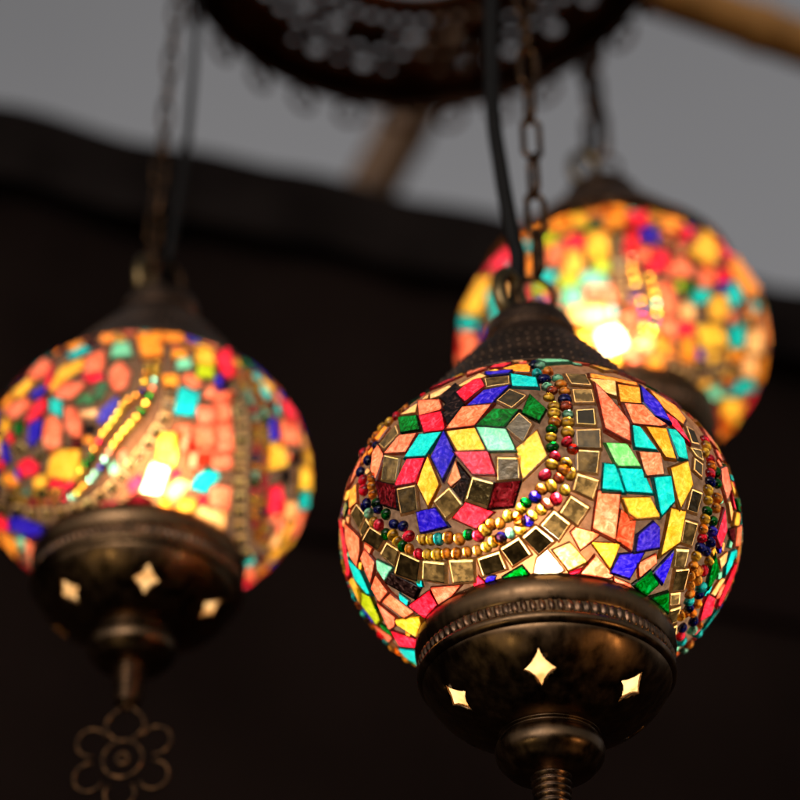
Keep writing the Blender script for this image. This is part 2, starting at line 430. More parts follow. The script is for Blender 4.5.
        for (c,lo,la,r,ang,P),gi,(ctr,nn,ax,bx,r,sq) in zip(s.beads,s.bg,frames):
            BV,BF,BC=BG.setdefault(gi,([],[],[]))
            col={'Y':(1,.60,.07),'O':(1,.38,.05),'M':(.35,.85,.70),'T':(.03,.65,.75)}.get(c,PAL[c]);j=rnd.uniform(.95,1.2)
            b=len(BV);segs=14;rows=7
            for i in range(rows):
                ph=-.5+(PI/2+.42)*i/(rows-1)
                for k in range(segs):
                    t=2*PI*k/segs
                    x=math.cos(ph)*math.cos(t);y=math.cos(ph)*math.sin(t);z=math.sin(ph)
                    xx=x*sq;dark=.35 if (abs(xx)<.22 and i>1) else 1
                    BV.append(ctr+ax*(r*xx)+bx*(r*y)+nn*(r*z*.86+r*.18))
                    BC.append((min(1,col[0]*j*dark),min(1,col[1]*j*dark),min(1,col[2]*j*dark),.02))
            for i in range(rows-1):
                for k in range(segs):
                    l=(k+1)%segs;BF.append((b+i*segs+k,b+i*segs+l,b+(i+1)*segs+l,b+(i+1)*segs+k))
            BF.append(tuple(b+(rows-1)*segs+k for k in range(segs)))
        for BV,BF,BC in BG.values(): mesh('bead_string',BV,BF,M_BEAD,globe,True,BC)
        return globe

DATA={
 'F':('''K -330 201 -293 269 -262 209 -301 148
K -310 113 -277 191 -241 110 -285 34
R -277 191 -226 248 -203 245 -184 186 -236 114
P -379 253 -315 273 -301 253 -333 212 -367 215
P -278 233 -214 301 -187 264 -266 225
B -198 306 -107 278 -117 252 -189 269
O -139 309 -99 341 -52 325 -53 243 -98 262
Y -186 314 -161 321 -147 291 -180 294
m -192 250 -116 238 -112 176 -180 180
T -113 249 -36 206 -31 142 -104 161
B -230 93 -185 159 -112 161 -161 77
m -147 95 -111 146 -65 101 -105 47
S -289 10 -243 90 -157 76 -208 -6
G -203 -7 -154 52 -86 35 -128 -33
m -125 -30 -86 24 -52 -27 -79 -95
Y -288 1 -208 -9 -182 -105 -261 -87
M -203 -12 -124 -36 -100 -123 -175 -109
G -78 21 -55 103 -14 33 -34 -17
S -420 242 -328 181 -305 110 -387 131
R -386 127 -309 106 -292 9 -359 31
T -376 35 -303 5 -357 -67 -426 -36
B -296 6 -270 -93 -316 -169 -341 -75
R -419 -46 -360 -72 -400 -143 -480 -118
Y -349 -70 -332 -179 -383 -235 -401 -144
R -268 -88 -177 -111 -162 -193 -225 -178
m -152 -137 -93 -148 -96 -216 -159 -213
Y -99 -116 -41 -57 -17 -146 -86 -219
Z -270 -118 -262 -181 -297 -200 -304 -181
K -265 -127 -235 -190 -271 -255 -291 -205 -259 -181
m -228 -188 -170 -220 -200 -288 -260 -251
D -168 -221 -93 -223 -123 -301 -200 -296
m -303 -200 -276 -264 -340 -292 -361 -226
R -264 -263 -187 -311 -254 -349 -317 -297
B -428 -235 -363 -248 -342 -317 -443 -302
m -472 -130 -407 -149 -422 -230 -484 -215
D -548 -51 -475 -117 -493 -192 -550 -141
m -505 23 -449 -26 -469 -101 -526 -63
G -478 185 -400 141 -378 58 -449 90
P -477 200 -410 231 -385 258 -377 223 -422 241 -403 155
S -451 76 -386 44 -422 -17 -506 31
m -480 147 -455 87 -513 59 -547 109
S -548 105 -511 29 -544 -51 -570 5 -568 83
m -588 -264 -552 -315 -614 -340 -640 -278
m -554 -318 -500 -377 -566 -423 -631 -358
m -489 -382 -412 -418 -460 -472 -540 -427
m -391 -416 -303 -439 -338 -502 -428 -483
m -285 -440 -198 -434 -189 -490 -292 -495
m -189 -425 -118 -399 -84 -454 -160 -483
m -105 -399 -58 -368 2 -416 -53 -455
m -41 -366 1 -323 53 -361 19 -412
m 51 -275 109 -307 78 -364 20 -328
m 66 -203 130 -218 117 -279 56 -256
m 65 -121 128 -119 123 -195 66 -194
m 63 -50 129 -37 131 -108 65 -114
m 66 32 116 45 118 -23 66 -26
m 63 136 120 147 121 79 65 67
m 51 236 115 241 119 165 62 166
m -666 -63 -630 -132 -685 -154 -712 -69
m -630 -179 -581 -248 -643 -261 -690 -191
m -634 -141 -624 -179 -688 -179 -687 -157
S -699 -220 -686 -283 -778 -308 -745 -225
S -762 -72 -696 -178 -725 -206 -791 -230 -808 -180 -798 -116
R -837 4 -805 -17 -819 -116 -876 -197 -948 -160 -875 -93
T -828 -169 -789 -244 -824 -325 -848 -308 -865 -228
M -674 -281 -626 -341 -707 -346 -699 -301
K -648 -348 -582 -441 -648 -455 -703 -355
S -720 -311 -729 -379 -821 -365 -796 -316
S -727 -389 -708 -483 -789 -464 -800 -377
R -548 -468 -573 -515 -699 -521 -701 -457
S -535 -464 -405 -500 -476 -517 -568 -517
Y -845 -437 -711 -503 -765 -526 -865 -521 -863 -447
S -846 -352 -834 -434 -896 -434 -962 -407
Y -948 -160 -868 -221 -887 -270 -979 -256
I -910 -243 -846 -321 -939 -369 -1010 -340 -978 -266
B -996 -228 -997 -256 -1016 -333 -1061 -274
R -958 -416 -891 -522 -962 -523 -1041 -440
T -1089 -418 -984 -525 -1214 -467 -1162 -412
S -1048 -302 -1008 -418 -1127 -349 -1076 -309
P -1121 -361 -1205 -390 -1164 -422 -1111 -373
P -1182 -425 -1242 -459 -1271 -458
S 129 165 155 126 215 15 211 -71 143 -34
P 119 208 204 229 190 128 159 136 140 181
O 209 210 285 227 264 121 197 100
O 130 255 204 265 288 263 285 238 195 232 124 217
B 293 240 339 172 354 76 302 79 276 135
S 206 92 269 116 301 74 336 56 316 38 222 7
R 349 121 388 110 420 19 356 71
O 326 239 428 220 440 152 408 99 352 144
T 222 3 246 5 298 -67 229 -82
A 265 12 333 35 363 -73 328 -83
T 340 39 371 52 401 25 408 -54 370 -64
L 144 -88 205 -76 251 -147 179 -163
Z 241 -95 308 -75 327 -146 268 -172
T 141 -160 177 -158 215 -243 143 -252
T 182 -167 253 -149 302 -221 215 -239
T 293 -171 349 -144 381 -219 347 -284
Y 346 -117 404 -64 434 -135 405 -234 374 -181
Y 206 -262 293 -237 347 -285 251 -320
S 130 -254 198 -249 215 -393 131 -370
Q 209 -299 267 -320 289 -412 219 -393
B 292 -360 331 -306 358 -316 389 -372 305 -412
Y 373 -247 430 -234 459 -328 407 -394
Y 137 -414 239 -401 235 -481
B 253 -434 340 -405 339 -493 246 -493
S 339 -443 390 -396 410 -417 375 -480
B 452 -361 473 -406 495 -463 423 -450
G 372 -506 407 -446 478 -470 465 -524
G 486 -525 557 -472 657 -512 659 -534
S 162 -451 263 -501 249 -512 119 -512
S 268 -505 354 -509 396 -526 282 -518
S 59 -388 74 -373 159 -383 100 -439
W 0 -445 59 -421 132 -474 66 -506
R 69 -513 120 -496 112 -511 75 -520
C -21 -444 46 -507 -11 -528 -78 -513 -61 -470
m 437 -28 475 -31 471 -87 433 -79
m 436 -148 480 -141 481 -216 437 -224
m 443 -256 501 -242 517 -315 464 -326
m 455 -353 511 -332 541 -383 490 -400
m 508 -407 567 -375 622 -432 565 -462
m 573 -471 614 -446 665 -470 626 -497
m 648 -505 683 -471 757 -499 732 -534
m 764 -543 787 -502 863 -509 852 -542
m 424 105 459 109 467 45 430 29
m 421 6 473 27 479 -16 446 -16
S 571 14 620 58 646 -15 609 -87 571 -41
R 636 -31 686 -72 666 -79
R 599 -130 649 -178 649 -247 604 -236
P 617 -93 630 -77 662 -98 661 -139
D 662 -170 701 -132 732 -150 716 -182
G 641 -278 717 -294 741 -359 718 -361 661 -317
T 735 -210 771 -173 793 -221 784 -274 751 -258
P 683 -271 711 -224 732 -251 725 -284
R 806 -206 836 -184 903 -203 953 -291 910 -314 850 -277
P 769 -297 799 -276 819 -338 779 -356
R 763 -371 837 -338 923 -348 893 -409 800 -393''','''O -481 249
O -606 202
O -628 191
O -566 -28
O -574 -55
O -575 -87
O -357 -349
O -322 -365
O -115 -333
R -519 239
R -682 181
R -620 3
R -616 -41
R -587 -198
R -493 -290
R -492 -355
R -254 -372
R 54 -117
Y -549 230
Y -595 238
Y -604 -177
Y -550 -257
Y -546 -282
Y -448 -320
Y -421 -333
Y -460 -370
Y -424 -384
Y -225 -359
Y -143 -329
N -563 112
N -602 77
N -639 53
N -612 -101
N -568 -149
N -527 -229
N -497 -252
B -178 -390
B -83 -351
B -55 -278
B -624 -101
M -613 -136
M -145 -382
M 27 202
M -7 149
M -21 308
M 44 13
T -393 -342
T -32 240
T -988 -212
T -1035 -257
T -1126 -338
G -566 -128
G -543 -183
G -575 -240
G -286 -360
G -84 -294
G -534 -306
G -2 -115
G -1 -49
O -516 -326
O -390 -393
O -354 -404
O -313 -410
O -275 -415
O -201 -345
O -172 -348
O -107 -350
O -184 -398
Y -239 -411
Y -209 -399
Y -112 -376
Y -99 -309
Y -68 -335
Y -39 -319
S -20 -301
R 7 -286
R -24 -209
R 5 -147
R 38 -93
O -36 -254
O 29 -193
O 54 -120
O 8 -21
O 33 163
O 41 123
O 2 256
Y 33 -257
Y -7 -245
Y -4 -174
Y 35 -169
Y 49 -205
Y -4 -79
Y 41 -59
Y 42 -20
Y -4 90
Y 8 47
Y 7 16
Q 15 -219
Q 40 48
Q 6 127
N 39 81
N -13 194
N -39 323
Y 493 31
Y 507 69
Y 506 -114
Y 514 -148
Y 524 -212
Y 561 -330
Y 741 -483
Y 636 -308
R 514 103
R 515 16
R 510 -46
R 545 -271
R 639 -345
R 903 -488
O 516 -12
O 555 -115
O 560 -150
O 532 -245
O 576 -360
O 600 -387
O 629 -407
O 669 -424
O 615 -359
O 643 -379
O 758 -415
O 787 -441
O 748 -465
O 1080 -398
O 922 -409
G 543 -19
G 522 -184
G 564 -197
G 548 -61
N 511 -80
N 556 -299
N 590 -261
N 593 -294
N 738 -447
N 720 -398
N 842 -483
N 851 -439
B 576 -228
T 699 -437
T 693 -380
T 963 -474
T 1009 -387
M 925 -435
M 1114 -403
O -1010 -232
O -1059 -297
O -1169 -345
O -1146 -391
O -1193 -438
Y -1052 -273
Y -1188 -404
R -1090 -327
R -1269 -453
R -1296 -457
N -1239 -446'''),
 'L':('''S -427 167 -377 252 -301 154 -308 79 -361 80
R -305 66 -291 147 -281 15 -294 -16
Y -469 96 -391 119 -350 74 -387 28 -438 28
B -370 7 -311 24 -287 -9 -335 -32
Y -278 -13 -255 101 -169 130 -166 60 -227 19 -261 -30
S -162 53 -162 128 -102 161 -88 42 -133 12
R -169 21 -108 34 -81 -8 -124 -26
S -269 -32 -218 5 -138 -28 -192 -86 -237 -72
S -498 10 -384 5 -352 -53 -440 -78
R -388 -125 -348 -55 -293 -41 -289 -105 -337 -126
T -276 -53 -229 -80 -233 -159 -277 -122
G -189 -101 -143 -70 -104 -100 -128 -127
S -219 -115 -185 -124 -163 -188 -169 -252 -207 -240 -224 -195
S -296 -146 -262 -132 -232 -189 -253 -265 -299 -288 -325 -234
B -365 -135 -311 -132 -331 -202 -377 -231 -387 -196
G -442 -101 -400 -91 -405 -143 -441 -161
B -534 -134 -498 -152 -500 -237 -539 -215
Y -286 -275 -178 -302 -194 -353 -242 -410 -356 -359 -318 -314
R -473 -260 -404 -262 -369 -313 -403 -334 -477 -315
B -101 -161 -37 -98 -33 -133 -67 -198 -99 -211
P -164 -146 -97 -149 -91 -179 -158 -173
S -67 33 -38 83 0 18 -9 -52 -38 -79 -63 -40
Y -430 -348 -375 -344 -355 -376 -397 -395 -441 -378
O -569 -248 -516 -282 -503 -329 -558 -319
D -213 -255 -175 -263 -172 -295 -212 -287
K -153 -203 -110 -209 -120 -248 -157 -242
m -434 -178 -397 -230 -445 -239 -475 -197
m -232 -266 -336 -284 -365 -306 -380 -267
S 267 11 355 13 346 -51 240 -62
S 194 55 241 4 212 -48 166 0
S 285 -66 337 -36 360 -125 309 -159
S 226 -113 295 -86 308 -156 251 -186
S 227 -198 304 -160 334 -240 231 -291
S 309 -161 356 -127 399 -239 335 -279
S 274 -291 384 -251 417 -302 291 -361
S 238 -285 306 -254 332 -325 250 -356
S 166 -210 222 -190 260 -285 191 -304
S 568 3 679 109 699 -12 580 -110
S -748 -475 -612 -529 -1147 -477 -1127 -437
S 871 -228 965 -145 1057 -201 1000 -287
S 949 -547 1016 -483 1195 -414 1120 -539
S 356 -399 454 -370 506 -448 408 -476
R -342 -376 -287 -391 -283 -417 -377 -399
R 289 209 374 336 367 134 316 44
R 578 113 663 211 722 156 634 25
R 623 -282 672 -242 785 -288 710 -362
R 1240 -520 1073 -513 1224 -412 1324 -452
R 1179 -328 1153 -353 1240 -423 1271 -405
R -773 -315 -734 -390 -829 -380 -892 -275
R -986 -351 -1118 -393 -1110 -433 -1026 -374
Y 221 217 289 243 288 132 214 110
Y 114 -245 192 -237 190 -365 117 -359
Y 530 -136 590 -74 655 -157 569 -237
Y 734 -25 805 45 863 2 830 -50
Y 730 -109 830 -23 915 -73 787 -184
Y 974 -319 1068 -215 1072 -269 1101 -287
B 285 66 321 92 334 13 287 -13
B 505 -46 533 -4 575 -90 533 -129
B -670 -385 -552 -508 -653 -547 -772 -397
T 164 -37 232 -42 225 -153 156 -161
T 316 -327 383 -345 369 -427 277 -426
T 805 -159 867 -112 970 -118 860 -227
T -252 203 -201 246 -153 188 -221 143
M -75 214 -22 214 0 114 -69 100
M 155 120 195 140 201 77 147 49
M -798 -434 -739 -470 -820 -488 -900 -432
P 174 -465 222 -403 287 -411 221 -495
P 369 -480 510 -463 568 -515 361 -533
P 737 -279 818 -216 898 -235 808 -315
P 517 287 557 263 600 270 529 270
O -312 324 -252 344 -205 274 -232 211
O -171 386 -113 366 -77 226 -127 234
O -3 312 93 347 100 116 33 102
O 102 373 181 400 187 271 90 237
O 158 -497 207 -486 226 -523 171 -534
O -863 -347 -836 -447 -1034 -385 -994 -278
O -1153 -440 -1220 -486 -1234 -474 -1138 -451
O 105 12 153 23 161 -43 117 -57
I 223 112 272 133 281 58 217 29
K 660 -89 717 -34 738 -85 672 -142
K -627 -321 -569 -351 -593 -374 -670 -339
C 100 -359 170 -373 153 -478 62 -474
m -711 -304 -651 -348 -712 -363 -780 -309
m -628 -369 -577 -402 -635 -423 -688 -385
m -561 -418 -509 -444 -560 -471 -614 -443
m -485 -454 -431 -472 -473 -505 -530 -485
m -414 -484 -356 -492 -382 -529 -445 -520
m -330 -492 -273 -491 -280 -530 -343 -531
m -250 -495 -196 -485 -187 -523 -246 -534
m -176 -479 -131 -461 -108 -495 -156 -514
m -110 -457 -74 -432 -43 -461 -80 -487
m -60 -420 -32 -392 2 -416 -25 -446
m -16 -380 7 -350 41 -373 18 -403
m 21 -337 42 -306 75 -328 55 -359
m 54 -294 71 -261 104 -281 88 -313
m 81 -247 95 -211 128 -228 115 -263
m 103 -198 112 -159 146 -169 138 -208
m 116 -144 118 -101 152 -102 151 -144
m 118 -82 116 -37 150 -32 152 -78
m 338 84 357 47 324 -1 304 33
m 366 27 386 -7 353 -50 333 -17
m 394 -30 411 -65 376 -100 358 -65
m 418 -90 431 -128 392 -153 379 -116
m 431 -152 443 -190 403 -209 391 -172
m 446 -209 461 -245 420 -264 406 -229
m 466 -263 485 -296 443 -316 425 -282
m 492 -314 517 -345 473 -366 449 -334
m 527 -361 560 -390 515 -413 484 -383
m 574 -405 615 -432 568 -458 528 -430
m 631 -446 686 -467 642 -498 587 -474
m 709 -477 783 -487 753 -524 675 -511
m 821 -490 917 -484 900 -526 800 -528''','''Y 57 43
O 53 -1
Y 50 -42
N 46 -81
O 29 -106
O 6 -126
Y -13 -148
Y -26 -178
Y -40 -207
Y -59 -233
O -78 -258
R -95 -284
O -114 -310
G -134 -335
G -159 -358
Y -185 -380
Y -215 -402
R -247 -422
R -287 -429
O -330 -426
O -375 -422
G -417 -409
Y -459 -393
M -498 -372
Y -534 -345
O -572 -316
Y 85 58
Y 83 12
M 81 -30
S 78 -70
G 72 -106
O 61 -139
G 49 -171
O 34 -199
Y 15 -224
Y -4 -249
O -22 -275
O -41 -300
S -60 -326
M -79 -352
N -100 -378
M -128 -399
M -158 -419
O -193 -437
Y -231 -453
M -273 -465
R -319 -462
O -366 -458
S -412 -450
O -456 -434
R -499 -416
Y -538 -392
Y -576 -364
Y -616 -333
O 367 142
O 379 102
Y 392 67
M 407 36
M 419 2
R 432 -31
M 446 -61
O 457 -94
Y 466 -127
O 476 -159
R 486 -191
N 497 -222
O 510 -251
M 526 -280
G 543 -308
R 564 -334
Y 587 -360
O 616 -384
O 650 -406
R 691 -424
O 743 -437
O 802 -446
O 424 171
Y 435 131
Y 449 96
O 464 64
O 472 24
M 482 -12
G 494 -45
Y 502 -81
Y 512 -115
Y 522 -148
O 532 -180
S 544 -211
O 557 -242
R 573 -271
R 592 -298
S 615 -324
O 643 -349
N 675 -371
O 713 -391
Y 761 -405
S 817 -415
Y 881 -420'''),
 'R':('''R -512 251 -438 155 -475 35 -602 200
R -638 213 -627 205 -691 125 -700 118
R -839 26 -811 10 -843 -93 -915 -45
R -207 112 -142 98 -140 14 -218 29
R 17 263 110 318 91 147 7 107
R 2 74 48 90 42 -34 -12 -58
R 84 -21 147 -6 145 -105 71 -144
R 223 212 295 210 251 95 194 82
R 378 179 413 233 496 173 411 38
R 361 -26 418 16 418 -54 357 -96
R 212 -328 269 -307 307 -353 222 -385
R 620 -438 667 -408 727 -417 686 -459
R 664 -551 717 -495 1041 -461 955 -567
R 879 -276 940 -232 1028 -304 977 -379
Y -655 178 -539 61 -619 -116 -797 92
Y -220 346 -141 291 -135 153 -213 187
Y -141 92 -61 102 -63 -65 -142 -59
Y -231 7 -169 5 -154 -112 -233 -121
Y 358 247 429 192 315 -50 218 -4
Y 320 -188 397 -130 438 -217 361 -284
Y 296 -323 408 -272 490 -327 378 -399
Y -226 -315 -167 -359 -192 -418 -265 -367
Y -118 -483 2 -488 6 -522 -138 -525
Y 716 -469 927 -346 1103 -359 833 -541
T -564 -4 -488 -46 -494 -195 -564 -174
T -796 77 -631 -73 -649 -133 -822 14
T -485 110 -424 64 -413 -8 -473 20
T 250 -176 319 -148 337 -196 249 -246
T 379 -111 449 -31 495 -94 440 -179
T 460 -265 529 -207 599 -275 522 -331
T 673 -434 783 -312 885 -285 728 -467
M -161 -116 -91 -126 -73 -191 -183 -176
M -238 -165 -175 -180 -181 -264 -260 -248
M 543 -525 630 -463 771 -484 669 -573
B -681 -122 -618 -167 -642 -206 -724 -152
B 60 114 114 126 118 24 55 -6
B 362 -92 414 -54 417 -104 370 -142
B 11 -201 41 -200 48 -254 11 -263
B 924 -239 927 -219 950 -246 946 -272
B 345 -406 376 -395 418 -425 369 -446
G -164 139 -110 193 -90 133 -156 74
G 220 -146 248 -127 263 -192 220 -209
I -121 -53 -73 -60 -60 -132 -116 -132
I -250 -107 -187 -121 -176 -181 -255 -168
S -820 1 -654 -160 -740 -232 -940 -70
S -275 76 -216 67 -217 -60 -290 -30
S -158 -187 -60 -199 -47 -274 -152 -265
S 142 -50 224 -30 249 -114 152 -136
S 265 -55 345 -1 347 -106 280 -158
S 96 -193 154 -159 205 -283 144 -325
S -37 -287 13 -283 28 -362 -43 -380
S -44 -471 63 -450 102 -496 -41 -520
S 140 -343 211 -320 235 -390 153 -415
S 42 26 96 37 103 -75 37 -103
O -298 330 -216 339 -192 161 -269 166
O -61 380 28 390 17 125 -71 92
O 189 318 286 322 218 123 137 131
O 390 19 507 180 652 89 516 -85
O 124 -389 184 -376 215 -436 135 -467
O 249 -394 303 -364 386 -446 302 -478
O 745 -212 819 -135 934 -183 850 -280
O 630 -67 681 -9 794 -94 731 -167
O 508 -331 585 -278 631 -313 560 -373
O 995 -542 899 -467 1081 -360 1183 -399
O -168 368 -54 374 -26 255 -147 299
O -410 329 -326 319 -282 223 -348 175
P -482 14 -453 9 -462 -111 -501 -104
P -235 -260 -103 -244 -76 -340 -256 -374
P 215 -247 262 -224 287 -305 227 -322
P 15 -454 78 -397 134 -421 73 -494
P 613 -322 700 -246 799 -271 704 -357
P 560 -224 661 -130 735 -199 619 -291
C -147 -383 -38 -360 -4 -449 -117 -479
m -17 110 -12 44 -49 30 -54 94
m -11 8 -7 -46 -44 -54 -47 0
m -11 -77 -8 -124 -46 -128 -47 -81
m -10 -150 -6 -194 -45 -198 -47 -154
m -8 -217 -2 -258 -42 -264 -46 -223
m -1 -280 6 -320 -36 -327 -42 -287
m 7 -342 16 -380 -29 -388 -36 -349
m 379 -455 436 -441 467 -478 407 -494
m 482 -438 530 -410 583 -435 533 -466
m 552 -383 589 -343 653 -353 616 -397
m 238 -498 297 -500 306 -541 240 -539
m 299 -502 361 -500 377 -541 308 -543
m 363 -503 428 -497 451 -537 379 -543''','''Y 29 143
O 23 76
Y 18 19
S 15 -31
S 13 -77
O 11 -121
O 15 -161
Y 22 -199
O 30 -235
O 38 -271
N 47 -306
R 53 -341
O 60 -375
S 62 -86
R 67 -128
Y 72 -168
O 80 -205
Y 90 -241
M 100 -276
Y 108 -311
N 104 -346
Y 97 -381
O 170 64
G 168 -6
R 162 -68
R 516 -140
M 535 -170
Y 558 -197
Y 576 -229
O 592 -261
Y 612 -291
O 617 -328
O 627 -362
Y 639 -395
Y 655 -427
O 675 -458'''),
}

# ------------------------------------------------------------------ lamp metalwork (units of R, z up, 0 at the middle of the globe)
CUP=[(.575,-.60),(.597,-.615),(.610,-.645),(.611,-.685),(.598,-.725),(.590,-.74),(.590,-.80),(.602,-.815),(.598,-.832),(.580,-.842),(.572,-.865),(.547,-.905),(.505,-.955),(.450,-1.005),(.390,-1.045),(.328,-1.08),(.275,-1.10),(.22,-1.115)]
NECK=[(0.236, -1.093), (0.23, -1.108), (0.236, -1.122), (0.242, -1.133), (0.231, -1.143), (0.236, -1.155), (0.251, -1.177), (0.258, -1.21), (0.25, -1.25), (0.225, -1.283), (0.193, -1.313), (0.14, -1.331), (0.09, -1.341)]
CAP=[(.708,.546),(.714,.558),(.690,.585),(.62,.665),(.555,.75),(.475,.865),(.395,.97),(.335,1.05),(.275,1.115),(.245,1.155),(.236,1.185),(.246,1.20),(.240,1.225),
     (.232,1.27),(.205,1.32),(.155,1.36),(.09,1.385),(.02,1.39)]
def star(cx,cy,w,h):
    P=[]
    for k in range(4):
        a=k*PI/2
        for t in range(4):
            u=t/4
            # concave side between two points
            p0=(math.cos(a),math.sin(a));p1=(math.cos(a+PI/2),math.sin(a+PI/2));c=(.27*(p0[0]+p1[0]),.27*(p0[1]+p1[1]))
            x=(1-u)**2*p0[0]+2*u*(1-u)*c[0]+u*u*p1[0];y=(1-u)**2*p0[1]+2*u*(1-u)*c[1]+u*u*p1[1]
            P.append((cx+w*x,cy+h*y))
    return P
def make_cup(R,parent,turn):
    prof=smoothprof(CUP,4)
    S=[0]
    for a,b in zip(prof,prof[1:]): S.append(S[-1]+math.hypot(a[0]-b[0],a[1]-b[1]))
    K=100
    def at(s):
        s=max(0,min(S[-1],s/K)); i=max(0,min(len(S)-2,int(np.searchsorted(S,s))-1));t=(s-S[i])/max(1e-9,S[i+1]-S[i])
        return prof[i][0]+(prof[i+1][0]-prof[i][0])*t,prof[i][1]+(prof[i+1][1]-prof[i][1])*t
    ss=next(s for s,(r,z) in zip(S,prof) if z<-1.0 and r<.52)*K
    holes=[]
    for k in range(6):
        holes.append(star((k*60+turn)%360,ss,9.6,9.2))
    V,F=pierced(holes,[3*i for i in range(121)],[s*K for s in S])
    W=[]
    for v in V:
        r,z=at(v.y); t=math.radians(v.x)
        if z<-.85:
            f=max(0,min(1,(-.85-z)/.1))*max(0,min(1,(z+1.11)/.07)); r*=1+.045*f*(abs(math.cos(3*(t-math.radians(turn))))**.7-.6)
        W.append((r*math.cos(t+PI/2)*R,r*math.sin(t+PI/2)*R,z*R))
    cup=mesh('bottom_cup',W,F,M_BRONZE,parent)
    md=cup.modifiers.new('thickness','SOLIDIFY');md.thickness=.0014;md.offset=-1
    # twisted rope trim
    P=[]
    for k in range(9):
        a=PI*(k/8)-PI/2; P.append((.588+.026*math.cos(a),-.768+.042*math.sin(a)))
    V,F=lathe([(r*R,z*R) for r,z in P],720,None)
    V2=[]
    for i,v in enumerate(V):
        row=i//720; th=2*PI*(i%720)/720; x,y,z=v; rr=math.hypot(x,y)
        w=abs(math.sin(th*45+row*.20)); e=math.sin(PI*row/8)**.6
        amp=.019*R*e*(w**.8-.72)*(1+.35*math.sin(th*7.3+1)*math.sin(th*17)) 
        V2.append((x*(rr+amp)/rr,y*(rr+amp)/rr,z+.004*R*math.sin(th*23)*e*.4))
    mesh('rope_trim',V2,F,M_TRIM,cup)
    V,F=lathe([(r*R,z*R) for r,z in smoothprof(NECK,5)],96)
    nk=mesh('neck_knob',V,F,M_BRONZE,parent)
    # threaded stem
    pr=[];z=-1.325
    while z>-1.53:
        k=(-1.325-z)/.205; rr=.098-.02*k
        pr+= [(rr*.80,z),(rr,z-.010),(rr,z-.018),(rr*.80,z-.030)]; z-=.034
    pr+=[(.055,-1.535),(.05,-1.57),(.03,-1.59),(.005,-1.592)]
    V,F=lathe([(r*R,z*R) for r,z in pr],48)
    mesh('threaded_stem',V,F,M_TRIM,parent)
    return cup
def make_cap(R,parent,wide=1):
    prof=[(r*(1+(wide-1)*(1 if z<1.15 else .6)),z) for r,z in smoothprof(CAP,5)]
    V,F=lathe([(r*R,z*R) for r,z in prof],128)
    cap=mesh('top_cap',V,F,M_CAP,parent)
    md=cap.modifiers.new('thickness','SOLIDIFY');md.thickness=.0009;md.offset=-1
    V=[];F=[]
    for (zz,n,sz) in((.60,84,.014),(.70,72,.016),(.79,66,.015),(.875,58,.015),(.95,50,.014),(1.02,42,.013),(1.205,34,.012)):
        r,z=min(prof,key=lambda q:abs(q[1]-zz))
        for k in range(n):
            t=2*PI*(k+.5*(int(zz*100)%2))/n; c=Vector((r*math.cos(t),r*math.sin(t),z))*R
            nrm=Vector((math.cos(t),math.sin(t),.62)).normalized();e=Vector((-math.sin(t),math.cos(t),0));u=nrm.cross(e)
            b=len(V)
            for row,(rr,hh) in enumerate(((.8,-.1),(.62,.3),(.3,.5))):
                for q in range(8):
                    a=q*PI/4; V.append(c+(e*math.cos(a)+u*math.sin(a))*(sz*R*rr)+nrm*(sz*R*hh))
            for row in range(2):
                for q in range(8):
                    l=(q+1)%8;F.append((b+row*8+q,b+row*8+l,b+row*8+8+l,b+row*8+8+q))
            F.append(tuple(b+16+q for q in range(8)))
    mesh('stud_trim',V,F,M_CAP,cap)
    return cap
def torus(R,r,seg=40,segs=12,sx=1,sz=1):
    return tube([(R*sx*math.cos(2*PI*k/seg),0,R*sz*math.sin(2*PI*k/seg)) for k in range(seg)],r,segs,True)
LATS={}
